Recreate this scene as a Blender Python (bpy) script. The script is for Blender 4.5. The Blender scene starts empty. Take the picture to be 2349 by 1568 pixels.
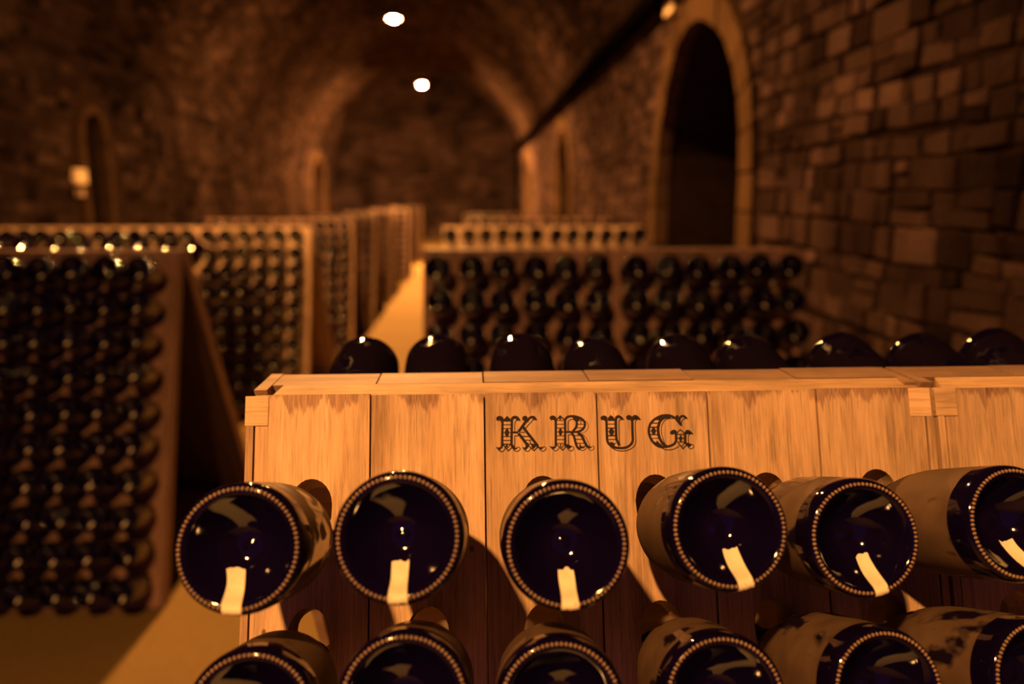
import bpy, bmesh, math, random
from mathutils import Vector, Matrix, Quaternion
import numpy as np

random.seed(11)
rng = np.random.RandomState(7)
S = bpy.context.scene
COL = S.collection
PI = math.pi

# ------------------------------------------------------------------ camera, world, exposure, lamps
PITCH, YAW = math.radians(10.208), math.radians(3.0065)
cam_data = bpy.data.cameras.new('camera')
cam = bpy.data.objects.new('camera', cam_data)
COL.objects.link(cam)
S.camera = cam
cam.location = (0, 0, 1.37)
cam.rotation_euler = (PI / 2 - PITCH, 0, -YAW)
cam_data.sensor_width = 36
cam_data.lens = 28.0
cam_data.clip_start = 0.02
cam_data.clip_end = 100
cam_data.dof.use_dof = True
cam_data.dof.focus_distance = 0.70
cam_data.dof.aperture_fstop = 2.7

world = bpy.data.worlds.new('world')
S.world = world
world.use_nodes = True
WBG = world.node_tree.nodes['Background']
WBG.inputs[0].default_value = (0.40, 0.16, 1.0, 1)
WBG.inputs[1].default_value = 0.11

S.view_settings.view_transform = 'Standard'
S.view_settings.look = 'None'
S.view_settings.exposure = 0.0
S.view_settings.gamma = 1.0
S.view_settings.use_curve_mapping = False
S.cycles.max_bounces = 4
S.cycles.diffuse_bounces = 2
S.cycles.glossy_bounces = 3
S.cycles.transmission_bounces = 2
S.cycles.caustics_reflective = False
S.cycles.caustics_refractive = False
S.cycles.sample_clamp_indirect = 4.0

LAMP_COLOUR = (1.0, 0.42, 0.110)
# the row of pendant lamps along the crown of the vault (x, y, z, bulb radius, strength, rim radius and rim height of the shade)
AXIS_X = -1.107
LAMPS = [
    (-0.483, -0.824, 2.50, 0.032, 7000, .10, -.030),      # the low one over the aisle behind the viewer
    (-1.01, 5.05, 3.81, 0.047, 10500, .080, -.017),
    (-1.015, 11.60, 3.81, 0.047, 20500, .080, -.017),
    (-1.025, 18.40, 3.853, 0.047, 76000, .080, -.017),
]

# ------------------------------------------------------------------ helpers
def tag(o, label=None, cat=None, group=None, kind=None):
    if label: o['label'] = label
    if cat: o['category'] = cat
    if group: o['group'] = group
    if kind: o['kind'] = kind
    return o

def link(name, me, parent=None, loc=(0, 0, 0), rot=(0, 0, 0)):
    o = bpy.data.objects.new(name, me)
    COL.objects.link(o)
    o.parent = parent
    o.location = loc
    o.rotation_euler = rot
    return o

def empty(name, loc, rot=(0, 0, 0)):
    o = link(name, None, None, loc, rot)
    o.empty_display_size = 0.1
    return o

def mesh(name, verts, faces, mat, smooth=False, tint=None):
    me = bpy.data.meshes.new(name)
    me.from_pydata([tuple(v) for v in verts], [], faces)
    if mat: me.materials.append(mat)
    if smooth:
        me.polygons.foreach_set('use_smooth', [True] * len(me.polygons))
    if tint is not None:
        a = me.attributes.new('tint', 'FLOAT', 'POINT')
        a.data.foreach_set('value', tint)
    me.update()
    return me

class MB:
    """collects shapes into one mesh"""
    def __init__(self): self.v = []; self.f = []
    def add(self, vs, fs):
        n = len(self.v)
        self.v += [tuple(p) for p in vs]
        self.f += [tuple(i + n for i in q) for q in fs]
        return self
    def box(self, x0, x1, y0, y1, z0, z1, b=0.0):
        if b <= 0:
            vs = [(x0,y0,z0),(x1,y0,z0),(x1,y1,z0),(x0,y1,z0),(x0,y0,z1),(x1,y0,z1),(x1,y1,z1),(x0,y1,z1)]
            return self.add(vs, [(0,3,2,1),(4,5,6,7),(0,1,5,4),(1,2,6,5),(2,3,7,6),(3,0,4,7)])
        bm = bmesh.new()
        bmesh.ops.create_cube(bm, size=1)
        for v in bm.verts:
            v.co = Vector(((x0+x1)/2 + v.co.x*(x1-x0), (y0+y1)/2 + v.co.y*(y1-y0), (z0+z1)/2 + v.co.z*(z1-z0)))
        bmesh.ops.bevel(bm, geom=list(bm.edges), offset=b, segments=1, affect='EDGES', profile=0.5)
        bm.verts.index_update()
        self.add([v.co[:] for v in bm.verts], [[v.index for v in f.verts] for f in bm.faces])
        bm.free()
        return self
    def prism_x(self, x0, x1, poly, skew0=None):
        """polygon in (y,z) extruded along x; skew0 shifts the x of single points at the x0 end"""
        n = len(poly)
        sk = skew0 or [0] * n
        vs = [(x0 + sk[i], p[0], p[1]) for i, p in enumerate(poly)] + [(x1, p[0], p[1]) for p in poly]
        fs = [tuple(range(n)), tuple(range(2*n-1, n-1, -1))] + [(i, i+n, (i+1) % n + n, (i+1) % n) for i in range(n)]
        return self.add(vs, fs)
    def tube(self, p0, p1, r, n=12, caps=True):
        p0, p1 = Vector(p0), Vector(p1)
        q = (p1 - p0).to_track_quat('Z', 'Y')
        vs = []
        for p in (p0, p1):
            for i in range(n):
                a = 2*PI*i/n
                vs.append(p + q @ Vector((r*math.cos(a), r*math.sin(a), 0)))
        fs = [(i, (i+1) % n, (i+1) % n + n, i+n) for i in range(n)]
        if caps: fs += [tuple(range(n-1, -1, -1)), tuple(range(n, 2*n))]
        return self.add(vs, fs)
    def lathe(self, prof, n=24, M=None):
        """prof: (r, z) from first to last; r = 0 collapses to a point"""
        vs, fs, rings = [], [], []
        for r, z in prof:
            if r <= 1e-7:
                rings.append([len(vs)]); vs.append(Vector((0, 0, z)))
            else:
                rings.append(list(range(len(vs), len(vs)+n)))
                vs += [Vector((r*math.cos(2*PI*i/n), r*math.sin(2*PI*i/n), z)) for i in range(n)]
        for a, b in zip(rings, rings[1:]):
            for i in range(n):
                j = (i+1) % n
                if len(a) == 1 and len(b) > 1: fs.append((a[0], b[j], b[i]))
                elif len(b) == 1 and len(a) > 1: fs.append((a[i], a[j], b[0]))
                elif len(a) > 1: fs.append((a[i], a[j], b[j], b[i]))
        if M is not None: vs = [M @ v for v in vs]
        return self.add(vs, fs)
    def build(self, name, mat, parent=None, smooth=False, loc=(0,0,0), rot=(0,0,0)):
        return link(name, mesh(name, self.v, self.f, mat, smooth), parent, loc, rot)

# ------------------------------------------------------------------ materials
def new_mat(name):
    m = bpy.data.materials.new(name)
    m.use_nodes = True
    nt = m.node_tree
    nt.nodes.clear()
    out = nt.nodes.new('ShaderNodeOutputMaterial')
    b = nt.nodes.new('ShaderNodeBsdfPrincipled')
    nt.links.new(b.outputs[0], out.inputs[0])
    return m, nt, b

def N(nt, t, **kw):
    n = nt.nodes.new(t)
    for k, v in kw.items():
        if k.startswith('i_'):
            key = k[2:]
            key = int(key) if key.isdigit() else key.replace('_', ' ')
            n.inputs[key].default_value = v
        else:
            setattr(n, k, v)
    return n

def math_n(nt, op, a, b=None, clamp=False):
    n = N(nt, 'ShaderNodeMath', operation=op, use_clamp=clamp)
    for i, x in enumerate((a, b)):
        if x is None: continue
        if isinstance(x, (int, float)): n.inputs[i].default_value = x
        else: nt.links.new(x, n.inputs[i])
    return n.outputs[0]

def ramp(nt, fac, stops, interp='LINEAR'):
    r = N(nt, 'ShaderNodeValToRGB')
    r.color_ramp.interpolation = interp
    e = r.color_ramp.elements
    while len(e) < len(stops): e.new(0.5)
    for i, (p, c) in enumerate(stops):
        e[i].position = p
        e[i].color = (*c, 1) if len(c) == 3 else c
    nt.links.new(fac, r.inputs[0])
    return r.outputs[0]

def g(v): return (v, v, v)

def mapping(nt, vec, scale, offset=None):
    m = N(nt, 'ShaderNodeMapping')
    nt.links.new(vec, m.inputs[0])
    m.inputs['Scale'].default_value = scale
    if offset is not None: nt.links.new(offset, m.inputs['Location'])
    return m.outputs[0]

def noise(nt, vec, scale=1.0, detail=3.0, rough=0.55):
    n = N(nt, 'ShaderNodeTexNoise')
    nt.links.new(vec, n.inputs['Vector'])
    n.inputs['Scale'].default_value = scale
    n.inputs['Detail'].default_value = detail
    n.inputs['Roughness'].default_value = rough
    return n.outputs[0]

def mixc(nt, fac, a, b, mode='MIX'):
    n = N(nt, 'ShaderNodeMix', data_type='RGBA', blend_type=mode)
    for i, x in ((0, fac), (6, a), (7, b)):
        if isinstance(x, (int, float)): n.inputs[i].default_value = x
        elif isinstance(x, tuple): n.inputs[i].default_value = (*x, 1)
        else: nt.links.new(x, n.inputs[i])
    return n.outputs[2]

def wood_material(name, light, dark, stain=True, along='z', end_grain=False):
    m, nt, b = new_mat(name)
    tc = N(nt, 'ShaderNodeTexCoord').outputs['Object']
    rnd = N(nt, 'ShaderNodeObjectInfo').outputs['Random']
    off = math_n(nt, 'MULTIPLY', rnd, 37.0)
    comb = N(nt, 'ShaderNodeCombineXYZ')
    for i in range(3): nt.links.new(off, comb.inputs[i])
    o = comb.outputs[0]
    k = {'z': (1, 1, 0.03), 'x': (0.03, 1, 1)}[along]
    sc = lambda s: tuple(s * q for q in k)
    broad = noise(nt, mapping(nt, tc, sc(38), o), 1, 3, .5)
    fine = noise(nt, mapping(nt, tc, sc(420), o), 1, 4, .65)
    pore = noise(nt, mapping(nt, tc, sc(900), o), 1, 2, .5)
    blot = noise(nt, mapping(nt, tc, (16, 16, 9), o), 1, 3, .6)
    c = ramp(nt, broad, [(.25, dark), (.62, light)])
    c = mixc(nt, 0.42, c, ramp(nt, fine, [(.32, g(.45)), (.6, g(1.12))]), 'MULTIPLY')
    swirl = noise(nt, mapping(nt, tc, (55, 55, 6) if along == 'z' else (6, 55, 55), o), 1, 5, .7)
    c = mixc(nt, 0.5, c, ramp(nt, swirl, [(.36, g(.5)), (.5, g(1.05))]), 'MULTIPLY')
    c = mixc(nt, 0.4, c, ramp(nt, pore, [(.34, g(.35)), (.42, g(1))]), 'MULTIPLY')
    c = mixc(nt, 0.5, c, ramp(nt, blot, [(.3, g(.62)), (.6, g(1.1))]), 'MULTIPLY')
    # small dark pin knots
    vor = N(nt, 'ShaderNodeTexVoronoi', i_Scale=1.0)
    nt.links.new(mapping(nt, tc, (24, 24, 15), o), vor.inputs['Vector'])
    c = mixc(nt, 0.8, c, ramp(nt, vor.outputs['Distance'], [(.035, g(.12)), (.06, g(1))]), 'MULTIPLY')
    # plank to plank tone
    c = mixc(nt, 1.0, c, ramp(nt, rnd, [(0, g(.86)), (1, g(1.1))]), 'MULTIPLY')
    if stain:
        sep = N(nt, 'ShaderNodeSeparateXYZ')
        nt.links.new(tc, sep.inputs[0])
        s = math_n(nt, 'MULTIPLY', sep.outputs[2], -1.0)                 # distance down from the top end
        lowf = noise(nt, mapping(nt, tc, (30, 0.0, 0.0), o), 1, 5, .62)
        jag = noise(nt, mapping(nt, tc, (420, 1, 9), o), 1, 2, .6)
        edge = math_n(nt, 'MULTIPLY', math_n(nt, 'SUBTRACT', lowf, .42), .085)
        edge = math_n(nt, 'ADD', edge, math_n(nt, 'MULTIPLY', math_n(nt, 'SUBTRACT', jag, .5), .034))
        d = math_n(nt, 'MULTIPLY', math_n(nt, 'SUBTRACT', edge, s), 260.0, True)
        d = math_n(nt, 'MULTIPLY', d, ramp(nt, fine, [(.25, g(1)), (.75, g(.45))]))
        c = mixc(nt, d, c, (0.40, 0.33, 0.36), 'MULTIPLY')
    nt.links.new(c, b.inputs['Base Color'])
    b.inputs['Roughness'].default_value = 0.62
    b.inputs['Specular IOR Level'].default_value = 0.25
    bump = N(nt, 'ShaderNodeBump', i_Strength=0.35, i_Distance=0.001)
    nt.links.new(fine, bump.inputs['Height'])
    nt.links.new(bump.outputs[0], b.inputs['Normal'])
    return m

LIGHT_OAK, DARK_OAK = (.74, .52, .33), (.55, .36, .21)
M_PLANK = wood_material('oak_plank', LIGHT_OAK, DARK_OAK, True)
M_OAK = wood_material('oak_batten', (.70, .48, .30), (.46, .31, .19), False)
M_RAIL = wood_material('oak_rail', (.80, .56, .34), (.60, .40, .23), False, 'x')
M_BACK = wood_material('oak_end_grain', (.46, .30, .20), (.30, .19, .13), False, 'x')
M_BROWN = wood_material('brown_oak_plank', (.37, .215, .145), (.22, .13, .09), False)  # darker, browner oak for racks farther back
M_MIDBROWN = wood_material('midbrown_oak', (.52, .30, .205), (.33, .19, .13), False)  # oak in a mid-brown tone
M_DARK = wood_material('shade_darkened_oak', (.075, .042, .034), (.045, .025, .02), False)  # shade inside the racks put into the oak's colour

def glass_material(name, dusty, film_col=(.16, .105, .062), film_rough=.75):
    m, nt, b = new_mat(name)
    b.inputs['Base Color'].default_value = (.0038, .0018, .017, 1)
    b.inputs['Roughness'].default_value = .055
    b.inputs['IOR'].default_value = 1.5
    if dusty:
        tc = N(nt, 'ShaderNodeTexCoord').outputs['Object']
        rnd = N(nt, 'ShaderNodeObjectInfo').outputs['Random']
        off = math_n(nt, 'MULTIPLY', rnd, 11.0)
        comb = N(nt, 'ShaderNodeCombineXYZ')
        for i in range(3): nt.links.new(off, comb.inputs[i])
        sep = N(nt, 'ShaderNodeSeparateXYZ')
        nt.links.new(tc, sep.inputs[0])
        wob = noise(nt, mapping(nt, tc, (40, 40, 40), comb.outputs[0]), 1, 2, .5)
        edge = math_n(nt, 'MULTIPLY', math_n(nt, 'SUBTRACT', sep.outputs[2], .021), 900.0, True)
        cxy = N(nt, 'ShaderNodeCombineXYZ')
        for i in range(2): nt.links.new(sep.outputs[i], cxy.inputs[i])
        ln = N(nt, 'ShaderNodeVectorMath', operation='LENGTH')
        nt.links.new(cxy.outputs[0], ln.inputs[0])
        outer = math_n(nt, 'GREATER_THAN', math_n(nt, 'ADD', ln.outputs['Value'], math_n(nt, 'MULTIPLY', sep.outputs[2], .4)), .0485)
        edge = math_n(nt, 'MULTIPLY', edge, outer)
        rub = ramp(nt, noise(nt, mapping(nt, tc, (28, 28, 20), comb.outputs[0]), 1, 3, .5), [(.37, g(.05)), (.43, g(1))])
        film = ramp(nt, wob, [(.3, g(.62)), (.7, g(.95))])
        fac = math_n(nt, 'MULTIPLY', math_n(nt, 'MULTIPLY', edge, rub), film)
        col = mixc(nt, fac, (.0038, .0018, .017), film_col)
        nt.links.new(col, b.inputs['Base Color'])
        r = N(nt, 'ShaderNodeMapRange')
        nt.links.new(fac, r.inputs[0])
        r.inputs[3].default_value = .055
        r.inputs[4].default_value = film_rough
        nt.links.new(r.outputs[0], b.inputs['Roughness'])
        r2 = N(nt, 'ShaderNodeMapRange')
        nt.links.new(fac, r2.inputs[0])
        r2.inputs[2].default_value = .45
        r2.inputs[3].default_value = .5
        r2.inputs[4].default_value = 0.0 if film_rough > .78 else .06
        nt.links.new(r2.outputs[0], b.inputs['Specular IOR Level'])
    return m

M_GLASS = glass_material('dark_glass', False)
M_GLASS.node_tree.nodes['Principled BSDF'].inputs['IOR'].default_value = 1.62
M_DUSTY = glass_material('dusty_dark_glass', True)
M_SMOKY = glass_material('smoky_dark_glass', True, (.009, .0055, .012), .8)

def plain(name, col, rough=.7, metal=0.0):
    m, nt, b = new_mat(name)
    tc = N(nt, 'ShaderNodeTexCoord').outputs['Object']
    n = noise(nt, tc, 60, 3, .6)
    c = mixc(nt, .5, col, ramp(nt, n, [(.3, g(.6)), (.7, g(1.15))]), 'MULTIPLY')
    nt.links.new(c, b.inputs['Base Color'])
    b.inputs['Roughness'].default_value = rough
    b.inputs['Metallic'].default_value = metal
    return m

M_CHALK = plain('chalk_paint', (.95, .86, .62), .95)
M_BURN = plain('burnt_ink', (.020, .010, .007), .85)
M_BEAD = plain('glint_toned_beads', (.34, .23, .13), .22)  # lamp glints on the glass beads painted as a pale base colour
M_CAP = plain('crown_cap_steel', (.35, .33, .30), .4, .8)
M_PIPE = plain('dark_pipe_paint', (.003, .002, .0025), .75)
M_PIPE.node_tree.nodes['Principled BSDF'].inputs['Specular IOR Level'].default_value = 0.0
M_SHADE = plain('lamp_shade_enamel', (.03, .025, .025), .5)
M_PLATE = plain('pale_plate', (.85, .66, .38), .7)
M_GREYBOX = plain('brown_box', (.40, .27, .17), .7)

def stone_material(name, base, contrast=1.0):
    m, nt, b = new_mat(name)
    geo = N(nt, 'ShaderNodeNewGeometry').outputs['Position']
    at = N(nt, 'ShaderNodeAttribute', attribute_name='tint').outputs['Fac']
    n1 = noise(nt, geo, 9, 4, .6)
    n2 = noise(nt, geo, 55, 4, .65)
    damp = noise(nt, mapping(nt, geo, (1.1, 1.1, .9)), 1, 3, .55)
    c = mixc(nt, n1, tuple(.72*x for x in base), tuple(1.2*x for x in base))
    c = mixc(nt, .6, c, ramp(nt, n2, [(.3, g(.55)), (.65, g(1.15))]), 'MULTIPLY')
    c = mixc(nt, .85*contrast, c, ramp(nt, damp, [(.38, g(.38)), (.58, g(1.1))]), 'MULTIPLY')
    tn = N(nt, 'ShaderNodeCombineColor')
    for i in range(3): nt.links.new(at, tn.inputs[i])
    c = mixc(nt, 1.0, c, tn.outputs[0], 'MULTIPLY')
    nt.links.new(c, b.inputs['Base Color'])
    b.inputs['Roughness'].default_value = .92
    b.inputs['Specular IOR Level'].default_value = .0
    bump = N(nt, 'ShaderNodeBump', i_Strength=.8, i_Distance=.012)
    nt.links.new(n2, bump.inputs['Height'])
    nt.links.new(bump.outputs[0], b.inputs['Normal'])
    return m

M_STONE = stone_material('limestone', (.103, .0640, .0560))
M_DARKSTONE = stone_material('dark_limestone', (.040, .0245, .0200))  # limestone in a darker tone, left wall
M_VAULT = stone_material('dark_vault_stone', (.042, .0250, .0190))  # darker stone tone for the vault
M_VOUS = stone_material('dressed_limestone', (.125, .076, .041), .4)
M_VOUS_D = stone_material('dark_dressed_limestone', (.065, .038, .022), .4)  # darker tone of the dressed stone, left wall

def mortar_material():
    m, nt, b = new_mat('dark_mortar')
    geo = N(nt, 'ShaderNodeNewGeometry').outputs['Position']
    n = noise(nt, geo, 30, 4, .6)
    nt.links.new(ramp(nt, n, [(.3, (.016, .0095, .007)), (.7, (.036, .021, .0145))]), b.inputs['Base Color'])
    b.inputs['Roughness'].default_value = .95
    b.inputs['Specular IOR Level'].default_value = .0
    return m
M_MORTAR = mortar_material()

def floor_material():
    m, nt, b = new_mat('trodden_chalk_floor')
    geo = N(nt, 'ShaderNodeNewGeometry').outputs['Position']
    n1 = noise(nt, geo, 1.6, 4, .55)
    n2 = noise(nt, geo, 38, 5, .65)
    c = mixc(nt, n1, (.24, .158, .054), (.33, .225, .085))
    c = mixc(nt, .5, c, ramp(nt, n2, [(.3, g(.72)), (.65, g(1.08))]), 'MULTIPLY')
    nt.links.new(c, b.inputs['Base Color'])
    b.inputs['Roughness'].default_value = .9
    b.inputs['Specular IOR Level'].default_value = .1
    bump = N(nt, 'ShaderNodeBump', i_Strength=.5, i_Distance=.006)
    nt.links.new(n2, bump.inputs['Height'])
    nt.links.new(bump.outputs[0], b.inputs['Normal'])
    return m
M_FLOOR = floor_material()

def emit_material(strength):
    m = bpy.data.materials.new('glowing_bulb')
    m.use_nodes = True
    nt = m.node_tree
    nt.nodes.clear()
    out = nt.nodes.new('ShaderNodeOutputMaterial')
    e = nt.nodes.new('ShaderNodeEmission')
    e.inputs[0].default_value = (*LAMP_COLOUR, 1)
    e.inputs[1].default_value = strength
    nt.links.new(e.outputs[0], out.inputs[0])
    return m

# ------------------------------------------------------------------ the vaulted tunnel
XR, XL = AXIS_X + 2.52, AXIS_X - 2.52
RAD, SPRING = 2.52, 2.03
Y0, Y1 = -4.5, 21.9
YS = 1.2                                   # stones are laid from here on (in front of it nothing is seen)
ARC = PI * RAD

def on_profile(s):
    """point (x, z) and inward normal of the tunnel section; s runs up the right wall, over the vault, down the left wall"""
    if s <= SPRING: return XR, s, -1.0, 0.0
    if s >= SPRING + ARC: return XL, 2*SPRING + ARC - s, 1.0, 0.0
    a = (s - SPRING) / RAD
    return AXIS_X + RAD*math.cos(a), SPRING + RAD*math.sin(a), -math.cos(a), -math.sin(a)

def W3(s, y, d=0.0):
    x, z, nx, nz = on_profile(s)
    return (x + nx*d, y, z + nz*d)

# arched alcoves: (centre y, half width, spring s, depth) on the right (side 0) or the left wall (side 1)
NICHES = [(5.05, .93, 1.50, 1.7, 0), (12.15, .88, 1.50, 1.7, 0), (19.4, .88, 1.50, 1.7, 0),
          (19.7, .80, 1.50, 1.2, 1), (8.12, .22, 1.95, .40, 1)]
SMAX = 2*SPRING + ARC

def side_s(s, side): return s if side == 0 else SMAX - s

def in_niche(s, y, grow=0.0):
    for cy, hw, sp, dep, side in NICHES:
        t = side_s(s, side)
        if t > SMAX/2: continue
        dy = y - cy
        if t <= sp:
            if abs(dy) < hw + grow: return True
        elif dy*dy + (t-sp)**2 < (hw + grow)**2: return True
    return False

def shell(name, s0, s1, ny, ns):
    vs, fs, idx = [], [], {}
    ys = np.linspace(Y0, Y1, ny + 1); ss = np.linspace(s0, s1, ns + 1)
    def vid(i, j):
        if (i, j) not in idx:
            idx[(i, j)] = len(vs); vs.append(W3(ss[j], ys[i]))
        return idx[(i, j)]
    for i in range(ny):
        for j in range(ns):
            if in_niche((ss[j]+ss[j+1])/2, (ys[i]+ys[i+1])/2, .05): continue
            fs.append((vid(i, j), vid(i+1, j), vid(i+1, j+1), vid(i, j+1)))
    o = link(name, mesh(name, vs, fs, M_MORTAR))
    tag(o, kind='structure')
    return o

wall_right = shell('wall_right', 0, SPRING + .75, 440, 46)
ceiling = shell('ceiling', SPRING + .75, SPRING + ARC - .75, 60, 60)
wall_left = shell('wall_left', SPRING + ARC - .75, SMAX, 440, 46)
tag(wall_right, 'coursed rubble stone wall with dark arched alcoves')
tag(ceiling, 'dark stone barrel vault above the racks')
tag(wall_left, 'dim rubble stone wall behind the far end of the racks')

CAMP = Vector((0, 0, 1.37))
CR = cam.rotation_euler.to_matrix()
def to_px(p):
    q = CR.transposed() @ (Vector(p) - CAMP)
    if q.z > -0.05: return None
    return (1174.5 + 1827*q.x/-q.z, 784 - 1827*q.y/-q.z, -q.z)

def stone_shape(c4, d, inset, sink=.012):
    """c4: four (s, y) corners; returns verts of one rough block standing d proud of the wall"""
    ms = sum(c[0] for c in c4)/4; my = sum(c[1] for c in c4)/4
    lo = [W3(s, y, -sink) for s, y in c4]
    mid = [W3(s, y, d*.62) for s, y in c4]
    hi = []
    for s, y in c4:
        ds, dy = ms - s, my - y
        L = math.hypot(ds, dy) + 1e-6
        hi.append(W3(s + ds/L*inset*1.4, y + dy/L*inset*1.4, d * random.uniform(.85, 1.15)))
    return lo + mid + hi

STONE_F = [(0,1,5,4),(1,2,6,5),(2,3,7,6),(3,0,4,7),(4,5,9,8),(5,6,10,9),(6,7,11,10),(7,4,8,11),(8,9,10,11)]

def lay_stones(wall, s0, s1, hmin, hmax, lmin, lmax, single, mat, yend=Y1):
    blocks = []
    s = s0 + .01
    while s < s1 - .03:
        h = random.uniform(hmin, hmax)
        if s + h > s1 - .02: h = s1 - s - .004
        y = YS - random.uniform(0, .2)
        ph = random.uniform(0, 6)
        while y < yend:
            l = random.uniform(lmin, lmax) if random.random() > .15 else random.uniform(lmax, lmax*1.35)
            gp = random.uniform(.003, .008)
            wob = lambda yy: .010*math.sin(1.7*yy + ph) + .006*math.sin(5.1*yy + 2*ph)
            split = (random.random() < .16 and h > .085)
            parts = [(s, s + h)] if not split else [(s, s + h*.48), (s + h*.5, s + h)]
            for a, b in parts:
                j = lambda: random.uniform(-.007, .007)
                w0, w1 = wob(y), wob(y + l)
                c4 = [(a + gp + j() + w0, y + gp + j()), (a + gp + j() + w1, y + l - gp + j()),
                      (b - gp + j() + w1, y + l - gp + j()), (b - gp + j() + w0, y + gp + j())]
                cs, cy = (a+b)/2, y + l/2
                bad = any(in_niche(q[0], q[1], .17) for q in c4) or in_niche(cs, cy, .17)
                if not bad:
                    t = random.choice([.34, .45, .55, .62, .7, .75, .8, .85, .95, 1.0, 1.1, 1.5]) * random.uniform(.9, 1.1)
                    d = random.uniform(.006, .020)
                    px = to_px(W3(cs, cy))
                    area = 0
                    if px and -80 < px[0] < 2430 and -60 < px[1] < 900:
                        pp = [to_px(W3(*q)) for q in c4]
                        if all(pp):
                            area = abs(sum(pp[i][0]*pp[(i+1) % 4][1] - pp[(i+1) % 4][0]*pp[i][1] for i in range(4)))/2
                    blocks.append((area, stone_shape(c4, d, random.uniform(.004, .010)), t))
            y += l
        s += h
    blocks.sort(key=lambda q: -q[0])
    for area, vs, t in blocks[:single]:
        c = sum((Vector(v) for v in vs), Vector())/len(vs)
        link('stone', mesh('stone', [Vector(v) - c for v in vs], STONE_F, mat, tint=[t]*12), wall, c)
    vs, fs, ts = [], [], []
    for area, v, t in blocks[single:]:
        n = len(vs)
        vs += v
        fs += [tuple(i+n for i in q) for q in STONE_F]
        ts += [t]*12
    o = link('stone_courses', mesh('stone_courses', vs, fs, mat, tint=ts), wall)
    tag(o, kind='stuff')

lay_stones(wall_right, 0, SPRING + .75, .060, .125, .07, .19, 300, M_STONE)
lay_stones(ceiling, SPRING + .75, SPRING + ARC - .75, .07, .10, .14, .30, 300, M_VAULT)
lay_stones(wall_left, SPRING + ARC - .75, SMAX, .07, .12, .10, .26, 300, M_DARKSTONE)

def niche_build(cy, hw, sp, dep, side, wall):
    # lining of the alcove
    S_ = lambda t: side_s(t, side)
    lw = hw + .006
    outline = [(0.0, cy - lw), (sp*.5, cy - lw)]
    n = 16
    for i in range(n + 1):
        a = PI - PI*i/n
        outline.append((sp + lw*math.sin(a), cy + lw*math.cos(a)))
    outline += [(sp*.5, cy + lw), (0.0, cy + lw)]
    vs = [W3(S_(t), y, .0) for t, y in outline] + [W3(S_(t), y, -dep) for t, y in outline]
    m = len(outline)
    fs = [(i, i+1, i+1+m, i+m) for i in range(m-1)]
    fs.append(tuple(range(2*m-1, m-1, -1)))
    fl = lw + .15                          # flange behind the jamb stones
    ring = [(0.0, cy - fl), (sp*.5, cy - fl)] + [(sp + fl*math.sin(PI - PI*i/n), cy + fl*math.cos(PI - PI*i/n)) for i in range(n + 1)] + [(sp*.5, cy + fl), (0.0, cy + fl)]
    vs += [W3(S_(t), y, -.012) for t, y in outline] + [W3(S_(t), y, -.012) for t, y in ring]
    fs += [(2*m + i, 2*m + i + 1, 3*m + i + 1, 3*m + i) for i in range(m-1)]
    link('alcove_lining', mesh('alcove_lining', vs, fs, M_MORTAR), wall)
    # rubble on the back of the alcove
    bv, bf, bt = [], [], []
    t = .02
    while t < sp + hw:
        h = random.uniform(.09, .13)
        y = cy - hw
        while y < cy + hw:
            l = random.uniform(.12, .26)
            cyy, ct = y + l/2, t + h/2
            ok = (abs(cyy - cy) < hw - l/2 + .03) if ct <= sp else ((cyy-cy)**2 + (ct-sp)**2 < (hw-.1)**2)
            if ok:
                n0 = len(bv)
                c = [(t+.008, y+.008), (t+.008, y+l-.008), (t+h-.008, y+l-.008), (t+h-.008, y+.008)]
                bv += [W3(S_(a), b, -dep) for a, b in c] + [W3(S_(a), b, -dep+.02) for a, b in c]
                bf += [tuple(i+n0 for i in q) for q in [(0,1,5,4),(1,2,6,5),(2,3,7,6),(3,0,4,7),(4,5,6,7)]]
                bt += [random.uniform(.4, 1.0)]*8
            y += l
        t += h
    o = link('alcove_rubble', mesh('alcove_rubble', bv, bf, M_STONE, tint=bt), wall)
    tag(o, kind='stuff')
    # jamb stones and voussoirs, one object each
    def block(q0, q1, q2, q3, tint):
        pr, back = random.uniform(.022, .034), -.07
        c4 = [q0, q1, q2, q3]
        vs = [Vector(W3(S_(a), b, back)) for a, b in c4] + [Vector(W3(S_(a), b, pr)) for a, b in c4]
        c = sum(vs, Vector())/8
        f = [(0,1,5,4),(1,2,6,5),(2,3,7,6),(3,0,4,7),(4,5,6,7)]
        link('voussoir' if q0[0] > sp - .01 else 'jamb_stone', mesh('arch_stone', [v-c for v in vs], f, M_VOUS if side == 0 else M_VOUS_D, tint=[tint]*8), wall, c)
    band = .19 if hw > .5 else .09
    z = 0.0
    while z < sp - .02:
        h = min(random.uniform(.2, .3), sp - z)
        for sg in (-1, 1):
            w = band * random.uniform(.95, 1.1)
            block((z+.006, cy+sg*hw), (z+.006, cy+sg*(hw+w)), (z+h-.006, cy+sg*(hw+w)), (z+h-.006, cy+sg*hw), random.uniform(.8, 1.15))
        z += h
    k = 15 if hw > .5 else 7
    for i in range(k):
        a0, a1 = PI*i/k + .008, PI*(i+1)/k - .008
        P = lambda a, r: (sp + r*math.sin(a), cy + r*math.cos(a))
        block(P(a0, hw), P(a0, hw+band), P(a1, hw+band), P(a1, hw), random.uniform(.85, 1.2))

for nc in NICHES:
    niche_build(*nc, wall_right if nc[4] == 0 else wall_left)

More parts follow.
